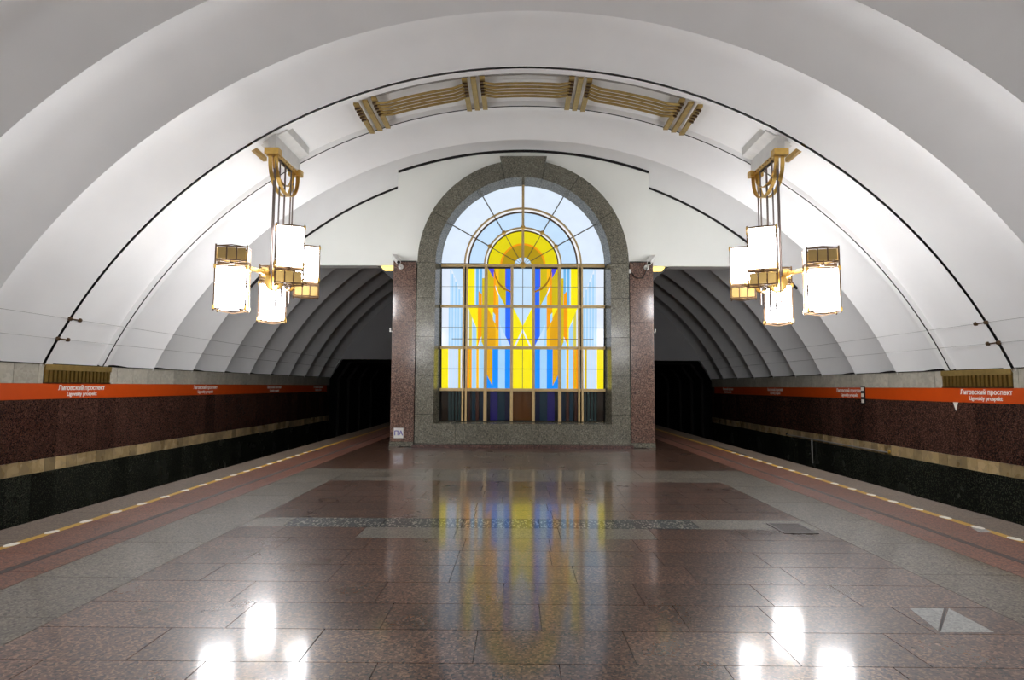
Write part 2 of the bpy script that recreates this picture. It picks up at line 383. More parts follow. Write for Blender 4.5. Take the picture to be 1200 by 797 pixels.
# ------------------------------------------------------------------ track pits and track walls
for s, nm in ((-1, 'left'), (1, 'right')):
    x0, x1 = sorted((s*5.8, s*9.5))
    pit = struct(MB().box(x0, x1, BACK, 42, -1.45, -1.25).build('track_bed', 'ballast'), 'dark track bed below the '+nm+' platform edge', 'track bed')
    struct(MB().box(*sorted((s*5.62, s*5.8)), BACK, YEND, -1.25, -.31).build('platform_face', 'dark_concrete'), 'dark vertical face under the '+nm+' platform edge', 'platform face')
    for g in (-.76, .76):
        xc = s*7.35+g
        tag(MB().box(xc-.075, xc+.075, BACK, 41, -1.25, -1.235).box(xc-.012, xc+.012, BACK, 41, -1.235, -1.12).box(xc-.036, xc+.036, BACK, 41, -1.12, -1.08).build('rail', 'rail'),
            'steel running rail on the %s track, %s the platform' % (nm, 'nearer' if s*g < 0 else 'farther from'), 'rail')
    # wall: backing and stone pieces
    wa = struct(MB().box(*sorted((s*(WX+.022), s*(WX+.7))), BACK, YEND, -1.45, FOOT).build('wall_'+nm, 'grout'),
                nm+' track wall clad in brown granite with an orange name band', 'wall')
    def piece(name, mat, y0, y1, z0, z1, pr=0.0):
        xa, xb = sorted((s*(WX-pr), s*(WX+.022)))
        return tile(name, wa, mat, xa, xb, y0+.004, y1-.004, z0+.0015, z1-.0015)
    y = 5.6
    step = .555
    if y > BACK: 
        for nm2, mt, z0, z1 in (('granite_panel','brown_panel',.19,1.315), ('granite_panel','black_panel',-1.25,-.055), ('marble_tile','cream_tile',-.055,.19), ('marble_tile','pale_tile',1.615,FOOT)):
            yy = y
            while yy > BACK+.1:
                y2 = max(BACK, yy-3.6); piece(nm2, mt, y2, yy, z0, z1); yy = y2
    yy = y; i = 0
    while yy < YEND-.05:
        y2 = min(YEND, yy+step)
        piece('granite_panel', 'brown_panel', yy, y2, .19, 1.315)
        piece('granite_panel', 'black_panel', yy, y2, -1.25, -.055)
        h = (yy+y2)/2
        for ya, yb in ((yy, h), (h, y2)):
            piece('marble_tile', 'cream_tile', ya, yb, -.055, .19, .004)
        yy = y2
    # upper pale tiles, left out where the brass grille sits
    gy0, gy1 = (11.27, 13.12)
    yy = y
    tiles = []
    while yy < YEND-.05:
        y2 = min(YEND, yy+step); tiles.append((yy, y2)); yy = y2
    for ya, yb in tiles:
        if yb <= gy0 or ya >= gy1: piece('marble_tile', 'pale_tile', ya, yb, 1.615, FOOT)
        else:
            if ya < gy0: piece('marble_tile', 'pale_tile', ya, gy0, 1.615, FOOT)
            if yb > gy1: piece('marble_tile', 'pale_tile', gy1, yb, 1.615, FOOT)
    # dark strip laid on top of the wall as the cornice shadow
    t = struct(MB().box(*sorted((s*(WX-.03), s*(WX+.6))), BACK, YEND, FOOT, FOOT+.012).build('trim_1' if s < 0 else 'trim_2', 'void'), 'dark strip for the cornice shadow between the '+nm+' wall and the vault', 'trim')
    # brass grille
    g = thing('vent_grille', (s*(WX+.02), (gy0+gy1)/2, 1.617), 'brass slatted vent grille in the %s wall, under the %s chandelier' % (nm, nm), 'grille')
    L = (gy1-gy0)/2
    sg = -s
    def gb(mb, xa, xb, y0_, y1_, z0, z1): mb.box(*sorted((sg*xa, sg*xb)), y0_, y1_, z0, z1); return mb
    gb(MB(), .0, .012, -L, L, 0, .365).build('back_plate', 'black', g)
    gb(MB(), .012, .06, -L, L, .25, .365).build('top_rail', 'brass_dull', g)
    gb(MB(), .012, .05, -L, L, 0, .02).build('bottom_rail', 'brass_dark', g)
    n = 17
    for q in range(n):
        yc = -L+(q+.5)*2*L/n
        gb(MB(), .012, .045, yc-.034, yc+.034, .02, .25).build('slat', 'brass', g)
    # orange name band
    band_o = thing('name_band', (s*(WX-.0005), 5.6, 1.317), 'orange enamel band with white station name along the %s wall' % nm, 'sign')
    yb0 = 0.0; ends = []
    seg = 2.35
    while yb0 < 28.2-5.6-.1:
        yb1 = min(28.2-5.6, yb0+seg)
        MB().box(*sorted((0, sg*.012)), yb0+.001, yb1-.001, 0, .296).build('enamel_panel', 'orange', band_o); yb0 = yb1
    centres = (7.3, 12.3, 17.2, 22.1, 27.0) if s < 0 else (7.0, 11.95, 16.8, 21.6, 26.4)
    for c in centres:
        for txt, size, dz in (('Лиговский проспект', .132, .17), ('Ligovskiy prospekt', .112, .055)):
            cu = bpy.data.curves.new('lettering', 'FONT'); cu.body = txt; cu.size = size; cu.align_x = 'CENTER'; cu.extrude = .0015; cu.resolution_u = 2; cu.offset = .0032
            ob = bpy.data.objects.new('lettering', cu); COL.objects.link(ob)
            bpy.context.view_layer.update()
            me = bpy.data.meshes.new_from_object(ob.evaluated_get(bpy.context.evaluated_depsgraph_get()))
            bpy.data.objects.remove(ob); me.materials.clear(); me.materials.append(MT['letter'])
            for part in words(me):
                o = link('lettering', part, band_o)
                o.location = (sg*.014, c-5.6, dz)
                o.rotation_euler = (R_(90), 0, R_(90) if s < 0 else R_(-90))
# furniture of the right track wall
c = onX(1013, 466, WX); mz0 = onX(1013, 481.5, WX).z
mk = thing('marker_post', (WX-.016, c.y, 1.18), 'small black and white striped marker hanging over the right orange band', 'marker')
MB().box(-.03, 0, -.075, .075, 0, .46).build('board', 'black', mk)
for zz in (.03, .19, .35): MB().box(-.034, -.03, -.062, .062, zz, zz+.09).build('white_square', 'white_mark', mk)
c = onX(1120, 475, WX)
tag(link('triangle_marker', MB().prism([(-.09, .1), (.09, .1), (0, -.12)], 0, .012).mesh('triangle', 'white_mark'), None, (WX-.001, c.y, c.z)), 'white downward triangle marker on brown granite under the right band', 'marker').rotation_euler = (0, 0, R_(-90))
p0 = onX(922, 509, WX-.06); p1 = onX(1042, 531, WX-.06)
hp = thing('wall_pipe', (WX-.03, p0.y, -.08), 'thin pale pipe with a yellow end lamp on the right track wall', 'pipe')
zc = (p0.z+p1.z)/2+.08
MB().tube([(-.03, 0, zc), (-.03, p1.y-p0.y, zc)], .018).build('pipe', 'bluegrey', hp, True)
pv = onX(951.5, 520, WX-.06).y-p0.y
MB().tube([(-.03, pv, zc), (-.03, pv, zc-.75)], .022).build('down_pipe', 'bluegrey', hp, True)
for e, m in ((0, 'black'), (p1.y-p0.y, 'yellow')): MB().lathe([(.015,-.04),(.032,-.02),(.032,.02),(.015,.04)], (-.03, e, zc+.02), 10).build('end_lamp', m, hp, True)

# ------------------------------------------------------------------ end wall, block, pillars
def arc_pts(x0, x1, r, n=30): return [(x0+(x1-x0)*k/n, VZ+math.sqrt(r*r-(x0+(x1-x0)*k/n)**2)) for k in range(n+1)]
LZ = 4.955
for s, nm in ((-1, 'left'), (1, 'right')):
    pts = [(s*3.4, LZ)]+[(s*7.75, LZ)]+arc_pts(s*7.75, s*3.4, VR+.2)
    struct(MB().prism(pts, YSIDE-.01, YSIDE+.4).build('wall_end_'+nm, 'plaster_wall'), 'white plaster wall over the %s passage under the vault' % nm, 'wall')
PX = 3.53
SX = 3.46
struct(MB().prism([(-SX, 4.96)]+[(-2.7*math.cos(R_(a)), 4.93+max(.03, 2.7*math.sin(R_(a)))) for a in range(0, 181, 5)]+[(SX, 4.96)]+arc_pts(SX, -SX, VR+.42), YPIL, YSIDE+.3).build('wall_centre', 'plaster_wall'),
       'white raised wall panel around the stained glass arch', 'wall')
struct(MB().box(-SX, SX, YSIDE+.35, YEND, 0, 5.6).build('wall_block', 'dark_concrete'), 'dark service block behind the stained glass', 'wall')
# dark strips put in as the shadow gaps where wall meets vault
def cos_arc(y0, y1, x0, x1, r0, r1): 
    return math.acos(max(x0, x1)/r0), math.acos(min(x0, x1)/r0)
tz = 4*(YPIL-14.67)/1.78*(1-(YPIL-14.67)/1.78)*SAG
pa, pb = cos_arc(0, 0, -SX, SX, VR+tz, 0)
tr = struct(arc_strip('trim_3', YPIL-.025, YPIL+.02, VR+tz-.055, VR+tz+.1, 'void', None, pa, pb, 40), 'dark strip for the shadow gap over the raised white wall panel', 'trim')
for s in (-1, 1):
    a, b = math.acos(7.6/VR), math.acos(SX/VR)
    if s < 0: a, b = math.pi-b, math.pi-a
    struct(arc_strip('trim_4' if s < 0 else 'trim_5', YSIDE-.03, YSIDE+.02, VR-.03, VR+.05, 'void', None, a, b, 30), 'dark strip for the shadow gap over the %s white end wall' % ('left' if s < 0 else 'right'), 'trim')
for s, nm in ((-1, 'left'), (1, 'right')):
    p = thing('pillar', (s*(PX+2.9)/2, YPIL, 0), 'polished red-brown granite pillar %s of the stained glass arch' % nm, 'pillar')
    hw = (PX-2.9)/2
    zz = [.12, 1.0, 2.05, 3.35, 4.3, 4.98]
    for z0, z1 in zip(zz, zz[1:]): MB().box(-hw, hw, -.02, .75, z0+.002, z1-.002).build('granite_panel', 'pillar', p)
    MB().box(-hw-.015, hw, -.05, .75, .0, .12).build('base', 'surround', p)
    MB().box(-hw, hw, -.03, .75, 4.98, 5.005).build('cap_joint', 'black', p)

# ---- stained glass window: granite surround
win = bpy.data.objects.new('window_1', None); COL.objects.link(win); win.location = (0, YGLASS, 0); win.empty_display_size = .1
struct(win, 'tall arched stained glass window in a grey granite surround', 'window')
ZC = 4.93; RI, RF, RO = 2.25, 2.36, 2.85; ZS = .66
ysf = YSUR-YGLASS
def wchild(mb, name, mat, smooth=False, parent=None): return mb.build(name, mat, parent or win, smooth)
def frustum(mb, front, back, y0, y1):     # stone with different front and back outline (XZ quads/polys)
    i = len(mb.v); n = len(front)
    mb.v += [(p[0], y0, p[1]) for p in front]+[(p[0], y1, p[1]) for p in back]
    mb.f.append(tuple(range(i, i+n))); mb.f.append(tuple(range(i+2*n-1, i+n-1, -1)))
    for k in range(n): k2 = (k+1) % n; mb.f.append((i+k, i+n+k, i+n+k2, i+k2))
    return mb
zst = [1.36, 2.41, 3.37, 4.32, ZC]
zst = [.0]+[onY(500, y, YSUR).z for y in (485.5, 440, 394.5, 349)]+[ZC]
g = .004
for s in (-1, 1):
    for z0, z1 in zip(zst[1:], zst[2:]):
        wchild(frustum(MB(), [(s*RF, z0+g), (s*RO, z0+g), (s*RO, z1-g), (s*RF, z1-g)], [(s*RI, z0+g), (s*RO, z0+g), (s*RO, z1-g), (s*RI, z1-g)], ysf, .06), 'jamb_stone', 'surround')
    z0, z1 = .09, zst[1]
    wchild(frustum(MB(), [(s*RF, z0+g), (s*RO, z0+g), (s*RO, z1-g), (s*RF, z1-g)], [(s*RI, z0+g), (s*RO, z0+g), (s*RO, z1-g), (s*RI, z1-g)], ysf, .06), 'jamb_stone', 'surround')
zsf = ZS-.05
xsill = [-RF, -1.77, -.66, .42, 1.5, RF]
for a, b in zip(xsill, xsill[1:]):
    bk = lambda v: v*RI/RF if abs(v) == RF else v
    wchild(frustum(MB(), [(a+g, .09), (b-g, .09), (b-g, zsf), (a+g, zsf)], [(bk(a)+g, .09), (bk(b)-g, .09), (bk(b)-g, ZS), (bk(a)+g, ZS)], ysf, .06), 'sill_stone', 'surround')
def arc_stone(a, b, ro=RO, key=False):
    n = 12; mb = MB(); rings = []
    for k in range(n+1):
        t = R_(a+(b-a)*k/n); c, s_ = math.cos(t), math.sin(t)
        i = len(mb.v)
        if key:
            tt = (c/s_)
            mb.v += [(RF*c, ysf-.02, ZC+RF*s_), (RI*c, .06, ZC+RI*s_), (tt*(RO+.1), .06, ZC+RO+.1), (tt*(RO+.1), ysf-.02, ZC+RO+.1)]
        else:
            mb.v += [(RF*c, ysf, ZC+RF*s_), (RI*c, .06, ZC+RI*s_), (ro*c, .06, ZC+ro*s_), (ro*c, ysf, ZC+ro*s_)]
    for k in range(n):
        for j in range(4): mb.f.append((4*k+j, 4*k+(j+1)%4, 4*k+4+(j+1)%4, 4*k+4+j))
    mb.f.append((3,2,1,0)); o = 4*n; mb.f.append((o,o+1,o+2,o+3))
    return wchild(mb, 'keystone' if key else 'arch_stone', 'surround', True)
KH = 12.3
for a, b in ((0.1, 29.9), (30.1, 57.5), (57.7, 90-KH-.15)):
    arc_stone(a, b); arc_stone(180-b, 180-a)
arc_stone(90-KH, 90+KH, key=True)
wchild(MB().box(-RO-.02, RO+.02, ysf-.3, .05, 0, .085), 'plinth', 'plinth')
# dark backing sheet; the backlight is put into the panes' own emission
wchild(MB().prism([(-RI-.02, ZS-.02), (RI+.02, ZS-.02), (RI+.02, ZC)]+[((RI+.02)*math.cos(R_(a)), ZC+(RI+.02)*math.sin(R_(a))) for a in range(6, 180, 6)]+[(-RI-.02, ZC)], .045, .07), 'backing_sheet', 'void')

# ---- panes.  Outlines are worked out on the glass plane; the left half is mirrored about the centre line
PM = {}
def pane_mat(c, lit=True):
    k = (c, lit)
    if k not in PM:
        m, nt, b = base_mat('lit_glass_%d_%d_%d' % c if lit else 'unlit_glass_%d_%d_%d' % c)
        n = nt.nodes.new('ShaderNodeTexNoise'); n.inputs['Scale'].default_value = 3.0; n.inputs['Detail'].default_value = 3
        g_ = nt.nodes.new('ShaderNodeNewGeometry'); nt.links.new(g_.outputs['Position'], n.inputs['Vector'])
        r = nt.nodes.new('ShaderNodeValToRGB'); cc = lin(c)
        r.color_ramp.elements[0].color = tuple(v*.93 for v in cc[:3])+(1,); r.color_ramp.elements[1].color = tuple(v*1.07 for v in cc[:3])+(1,)
        nt.links.new(n.outputs['Fac'], r.inputs['Fac'])
        b.inputs['Roughness'].default_value = .08
        if lit:
            b.inputs['Base Color'].default_value = tuple(v*.12 for v in cc[:3])+(1,)
            nt.links.new(r.outputs['Color'], b.inputs['Emission Color']); b.inputs['Emission Strength'].default_value = GLASS
        else: nt.links.new(r.outputs['Color'], b.inputs['Base Color'])
        PM[k] = m
    return PM[k]
XC = 611.7
def gp(x, y):
    p = onY(x, y, YGLASS); q = onY(XC, y, YGLASS); return (p.x-q.x, p.z)
def pane(poly, c, layer=0, lit=True, mirror=True):
    pts = [gp(*p) for p in poly]
    y0 = -.004*layer
    for m in ((1, -1) if mirror else (1,)):
        wchild(MB().prism([(m*x, z) for x, z in pts], y0, y0+.006 if layer else .02), 'glass_pane', pane_mat(c, lit))
def rect(x0, y0, x1, y1): return [(x0, y0), (x1, y0), (x1, y1), (x0, y1)]
WH = (226, 236, 252); PB = (196, 224, 250); LB = (164, 210, 246); BL = (36, 104, 246); AZ = (8, 140, 250); VI = (78, 78, 226)
YE = (250, 234, 6); DY = (206, 184, 8); OR = (244, 156, 6); AM = (252, 190, 4); DO = (224, 164, 4); OL = (214, 200, 80); MID = (110, 180, 232); BRN = (150, 104, 10)
# row below the springing
a_, b_ = 315, 358.5
pane(rect(517, a_, 543, b_), WH)
st = [(526.3, 316), (528.4, 321), (530.5, 325.5), (532.5, 330), (534.5, 334.5), (536.5, 339), (538.5, 343.5), (540.5, 348)]
for i, (x, y) in enumerate(st): pane(rect(x, y, x+2.0, b_), LB if i % 2 else PB, 1)
pane([(528.4, a_), (542.5, a_), (542.5, 350), ], PB, 2)
pane(rect(546, a_, 569, b_), PB)
pane(rect(547, a_, 555.5, b_), YE, 1); pane(rect(557, a_, 560, b_), MID, 1); pane(rect(561.3, a_, 564, b_), MID, 1)
pane(rect(564, 326, 568.5, b_), DY, 2); pane([(560, 341), (563.8, 345), (563.8, b_), (560, b_)], OR, 3)
pane(rect(569, a_, 599, b_), DY)
pane([(571.5, a_), (578, a_), (578, 327)], VI, 1); pane([(577.6, 319), (580, 319), (580, b_), (577.6, b_)], OR, 2); pane(rect(580, a_, 583.5, b_), AM, 1)
pane([(579.5, 334), (583.8, 345), (591, b_), (583.5, b_), (583.5, 347)], LB, 3); pane([(579.5, 334), (583.4, 344), (583.4, 347), (580, 339)], WH, 4)
pane(rect(592, a_, 599, b_), BL, 1); pane(rect(591.2, a_, 592.4, 336), VI, 2)
pane(rect(599, a_, 612, b_), PB)
arcp = [(578.5, 316), (580.5, 324), (584, 331), (590, 337.5), (599, 341.5)]
pane(arcp+[(599, 343.5), (589, 339.5), (583, 333), (579.5, 325.5), (577.5, 316)], BRN, 5)
# second row
a_, b_ = 360.5, 406.5
pane(rect(517, a_, 543, b_), WH)
x = 525.0; i = 0
while x < 541: pane(rect(x, a_, min(542.5, x+1.75), b_), (LB, PB)[i % 2], 1); x += 1.75; i += 1
pane(rect(546, a_, 569, b_), WH)
pane(rect(549, a_, 552.3, b_), OL, 1); pane([(547.6, a_), (559.2, a_), (559.2, b_), (557.6, b_), (557.4, 384)], YE, 2); pane([(552.8, 376), (557.6, 384.5), (557.6, b_), (552.8, b_)], LB, 3)
pane([(559.2, a_), (563.6, a_), (563.6, 394), (561.5, 398), (559.2, b_)], OR, 3); pane(rect(563.6, a_, 569, b_), DY, 2); pane([(561.8, 397), (566.5, b_), (560.5, b_)], LB, 4)
pane(rect(569, a_, 599, b_), DO)
pane([(570.5, a_), (577, a_), (577, 373)], YE, 1); pane([(577, 366), (579.6, 369), (579.6, 379), (577, 375)], LB, 2); pane([(577, 376), (583.6, 388), (583.6, b_), (580, b_), (580, 385)], AM, 1); pane([(577, a_), (583.6, a_), (583.6, 386), (579.7, 378), (579.7, 369)], OR, 1)
pane(rect(583.6, a_, 591.4, b_), LB, 1); pane(rect(591.4, a_, 599, b_), BL, 1); pane([(585, 380), (591.4, 393.5), (598, b_), (587, b_)], PB, 2)
pane(rect(599, a_, 612, b_), YE); pane([(600.6, a_), (XC, a_), (XC, 382)], PB, 1)
pane([(XC, 385), (XC, 389), (603.4, b_), (601.2, b_)], WH, 1)
# third row
a_, b_ = 409, 455.5
pane(rect(517, a_, 543, b_), WH); pane(rect(517, a_, 524.6, b_), YE, 1)
x = 525.2; i = 0
while x < 535.5: pane(rect(x, a_, x+1.6, b_), ((206, 222, 246), PB)[i % 2], 1); x += 1.6; i += 1
pane(rect(536.4, a_, 539.2, b_), DY, 1)
pane(rect(546, a_, 569, b_), PB); pane(rect(546, a_, 552.2, b_), OR, 1); pane(rect(549.5, a_, 550.6, b_), DY, 2); pane(rect(552.8, a_, 557.2, b_), LB, 1); pane(rect(557.6, a_, 560.4, b_), AM, 1); pane(rect(561.2, a_, 566.3, b_), LB, 1)
pane(rect(569, a_, 599, b_), AZ); pane([(569, a_), (576.4, a_), (576.4, 452), (569, 437)], DO, 1); pane(rect(583.2, a_, 591.2, b_), LB, 1)
pane(rect(599, a_, 612, b_), YE)
# unlit bottom row
a_, b_ = 458.5, 492.5
D = dict(lit=False)
def dk(c): return tuple(int(v*.72) for v in c)
pane(rect(517, a_, 543, b_), dk((22, 20, 20)), **D); pane(rect(517, a_, 523.6, b_), dk((52, 32, 12)), 1, **D)
for x in (525, 529, 533, 537): pane(rect(x, a_, x+2.6, b_), dk((52, 78, 78)), 1, **D)
pane(rect(546, a_, 569, b_), dk((14, 18, 24)), **D)
for x, wd, c in ((547.5, 3, dk((96, 56, 46))), (552.8, 3.6, dk((20, 62, 84))), (557.3, 3, dk((96, 56, 46))), (561.4, 5, dk((16, 44, 70)))): pane(rect(x, a_, x+wd, b_), c, 1, **D)
pane(rect(569, a_, 599, b_), dk((12, 12, 30)), **D)
for x, wd, c in ((574, 8.6, dk((44, 38, 140))), (582.8, 8.4, dk((24, 62, 84))), (591.4, 5, dk((16, 26, 76)))): pane(rect(x, a_, x+wd, b_), c, 1, **D)
pane(rect(599, a_, 612, b_), dk((124, 72, 10)), **D)
# fan light panes
def sector(r0, r1, a, b, c, layer=0, name='glass_pane'):
    n = max(3, int(abs(b-a)/4)); pts = []
    for k in range(n+1): t = R_(a+(b-a)*k/n); pts.append((r1*math.cos(t), ZC+r1*math.sin(t)))
    if r0 > .01:
        for k in range(n, -1, -1): t = R_(a+(b-a)*k/n); pts.append((r0*math.cos(t), ZC+r0*math.sin(t)))
    else: pts.append((0, ZC))
    wchild(MB().prism(pts, -.004*layer, .02 if not layer else -.004*layer+.006), name, pane_mat(c))
KR = RI/95.0
rr = [67.7*KR, 63.2*KR, 44.6*KR, 41*KR, 26.5*KR, 24.3*KR, 10*KR]
for k in range(6):
    a, b = 30*k, 30*k+30
    sector(rr[0], RI, a, b, (222, 236, 252)); sector(rr[1], rr[0], a, b, (240, 242, 246)); sector(rr[2], rr[1], a, b, PB)
    sector(rr[3], rr[2], a, b, (236, 240, 240)); sector(rr[4], rr[3], a, b, (226, 212, 6)); sector(rr[5], rr[4], a, b, (240, 150, 10)); sector(rr[6], rr[5], a, b, (176, 146, 8)); sector(0, rr[6], a, b, PB)
# ---- mullions, bars, lead lines
def bar(x0, z0, x1, z1, wd, dp, mat='mullion', name='mullion', y=-.06):
    return wchild(MB().beam((x0, y, z0), (x1, y, z1), wd, dp, (0, 1, 0)), name, mat)
zrow = [gp(XC, y)[1] for y in (359.5, 407.8, 457)]
for px, wd in ((542.3, .05), (546.2, .05), (568.5, .085), (599, .075)):
    x = gp(px, 400)[0]
    for m in (1, -1): bar(m*x, ZS, m*x, ZC, wd, .09)
for z in [ZC-.01]+zrow: bar(-RI, z, RI, z, .075, .06, 'mullion', 'transom', -.04)
bar(0, ZC, 0, ZC+RI, .07, .07)
for z, yy in ((gp(XC, 310)[1], -.09), (gp(XC, 397.5)[1], -.012)):
    if z > ZC:
        for m in (1, -1): bar(m*RI, z, m*44*KR, z, .022, .022, 'lead', 'tie_rod', yy)
    else: bar(-RI*.86, z, RI*.86, z, .018, .01, 'lead', 'tie_rod', yy)
for y in (336.3, 384, 432.5): bar(-RI, gp(XC, y)[1], RI, gp(XC, y)[1], .01, .012, 'lead', 'lead_line', -.018)
bar(0, gp(XC, 457)[1], 0, ZC, .016, .014, 'lead', 'lead_line', -.02)
for a in (30, 60, 120, 150):
    c, s_ = math.cos(R_(a)), math.sin(R_(a))
    bar(rr[2]*c, ZC+rr[2]*s_, RI*c, ZC+RI*s_, .028, .03, 'lead', 'spoke', -.03)
    bar(rr[6]*c, ZC+rr[6]*s_, rr[2]*c, ZC+rr[2]*s_, .018, .02, 'lead', 'spoke', -.02)
    wchild(MB().lathe([(.02,-.075),(.06,-.065),(.06,-.02),(.03,0)], (rr[2]*c, 0, ZC+rr[2]*s_), 12, 'y'), 'rosette', 'brass', True)
for k in range(1, 9):
    t = R_(20*k); bar(.05*math.cos(t), ZC+.05*math.sin(t), rr[6]*math.cos(t), ZC+rr[6]*math.sin(t), .01, .012, 'lead', 'lead_line', -.015)
wchild(MB().lathe([(.03,-.11),(.085,-.1),(.085,-.02),(.03,0)], (0, 0, ZC), 14, 'y'), 'rosette', 'brass', True)
wchild(MB().lathe([(.03,-.1),(.065,-.09),(.065,-.02),(.03,0)], (0, 0, ZC+rr[2]), 14, 'y'), 'rosette', 'brass', True)
for r, wd, mt in ((rr[0], .045, 'mullion'), (rr[1], .04, 'brass_dark'), (rr[2], .04, 'mullion'), (rr[3], .03, 'brass_dark')):
    n = 40; mb = MB(); mb.strap([(r*math.cos(math.pi*k/n), -.03, ZC+r*math.sin(math.pi*k/n)) for k in range(n+1)], (0, .05, 0), wd)
    wchild(mb, 'arc_bar', mt, True)

# ------------------------------------------------------------------ far end and tunnels
for s, nm in ((-1, 'left'), (1, 'right')):
    struct(MB().prism([(s*9.75, 1.9), (s*9.17, 1.97), (s*8.6, 2.87), (s*3.4, 2.87), (s*3.4, 8.6), (s*9.75, 8.6)], YEND-.02, YEND+.25).build('wall_far_'+nm, 'far_plaster'),
           'grey far wall above the %s tunnel mouth' % nm, 'wall')
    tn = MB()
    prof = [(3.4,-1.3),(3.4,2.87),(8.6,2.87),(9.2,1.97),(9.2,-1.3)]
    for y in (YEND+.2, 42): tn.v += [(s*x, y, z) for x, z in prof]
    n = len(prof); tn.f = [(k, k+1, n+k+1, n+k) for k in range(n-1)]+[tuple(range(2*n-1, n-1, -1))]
    t = struct(tn.build('tunnel_lining', 'dark_concrete'), 'unlit %s running tunnel beyond the far wall' % nm, 'tunnel')
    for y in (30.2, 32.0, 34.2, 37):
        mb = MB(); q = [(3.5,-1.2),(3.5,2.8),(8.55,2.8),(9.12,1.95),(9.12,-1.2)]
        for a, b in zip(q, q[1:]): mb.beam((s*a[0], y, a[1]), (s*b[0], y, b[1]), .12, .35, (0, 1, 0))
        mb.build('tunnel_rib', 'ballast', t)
struct(MB().box(-9.9, 9.9, BACK-.2, BACK, -1.5, 8.8).build('wall_back', 'plaster_wall'), 'back wall of the hall behind the viewer', 'wall')

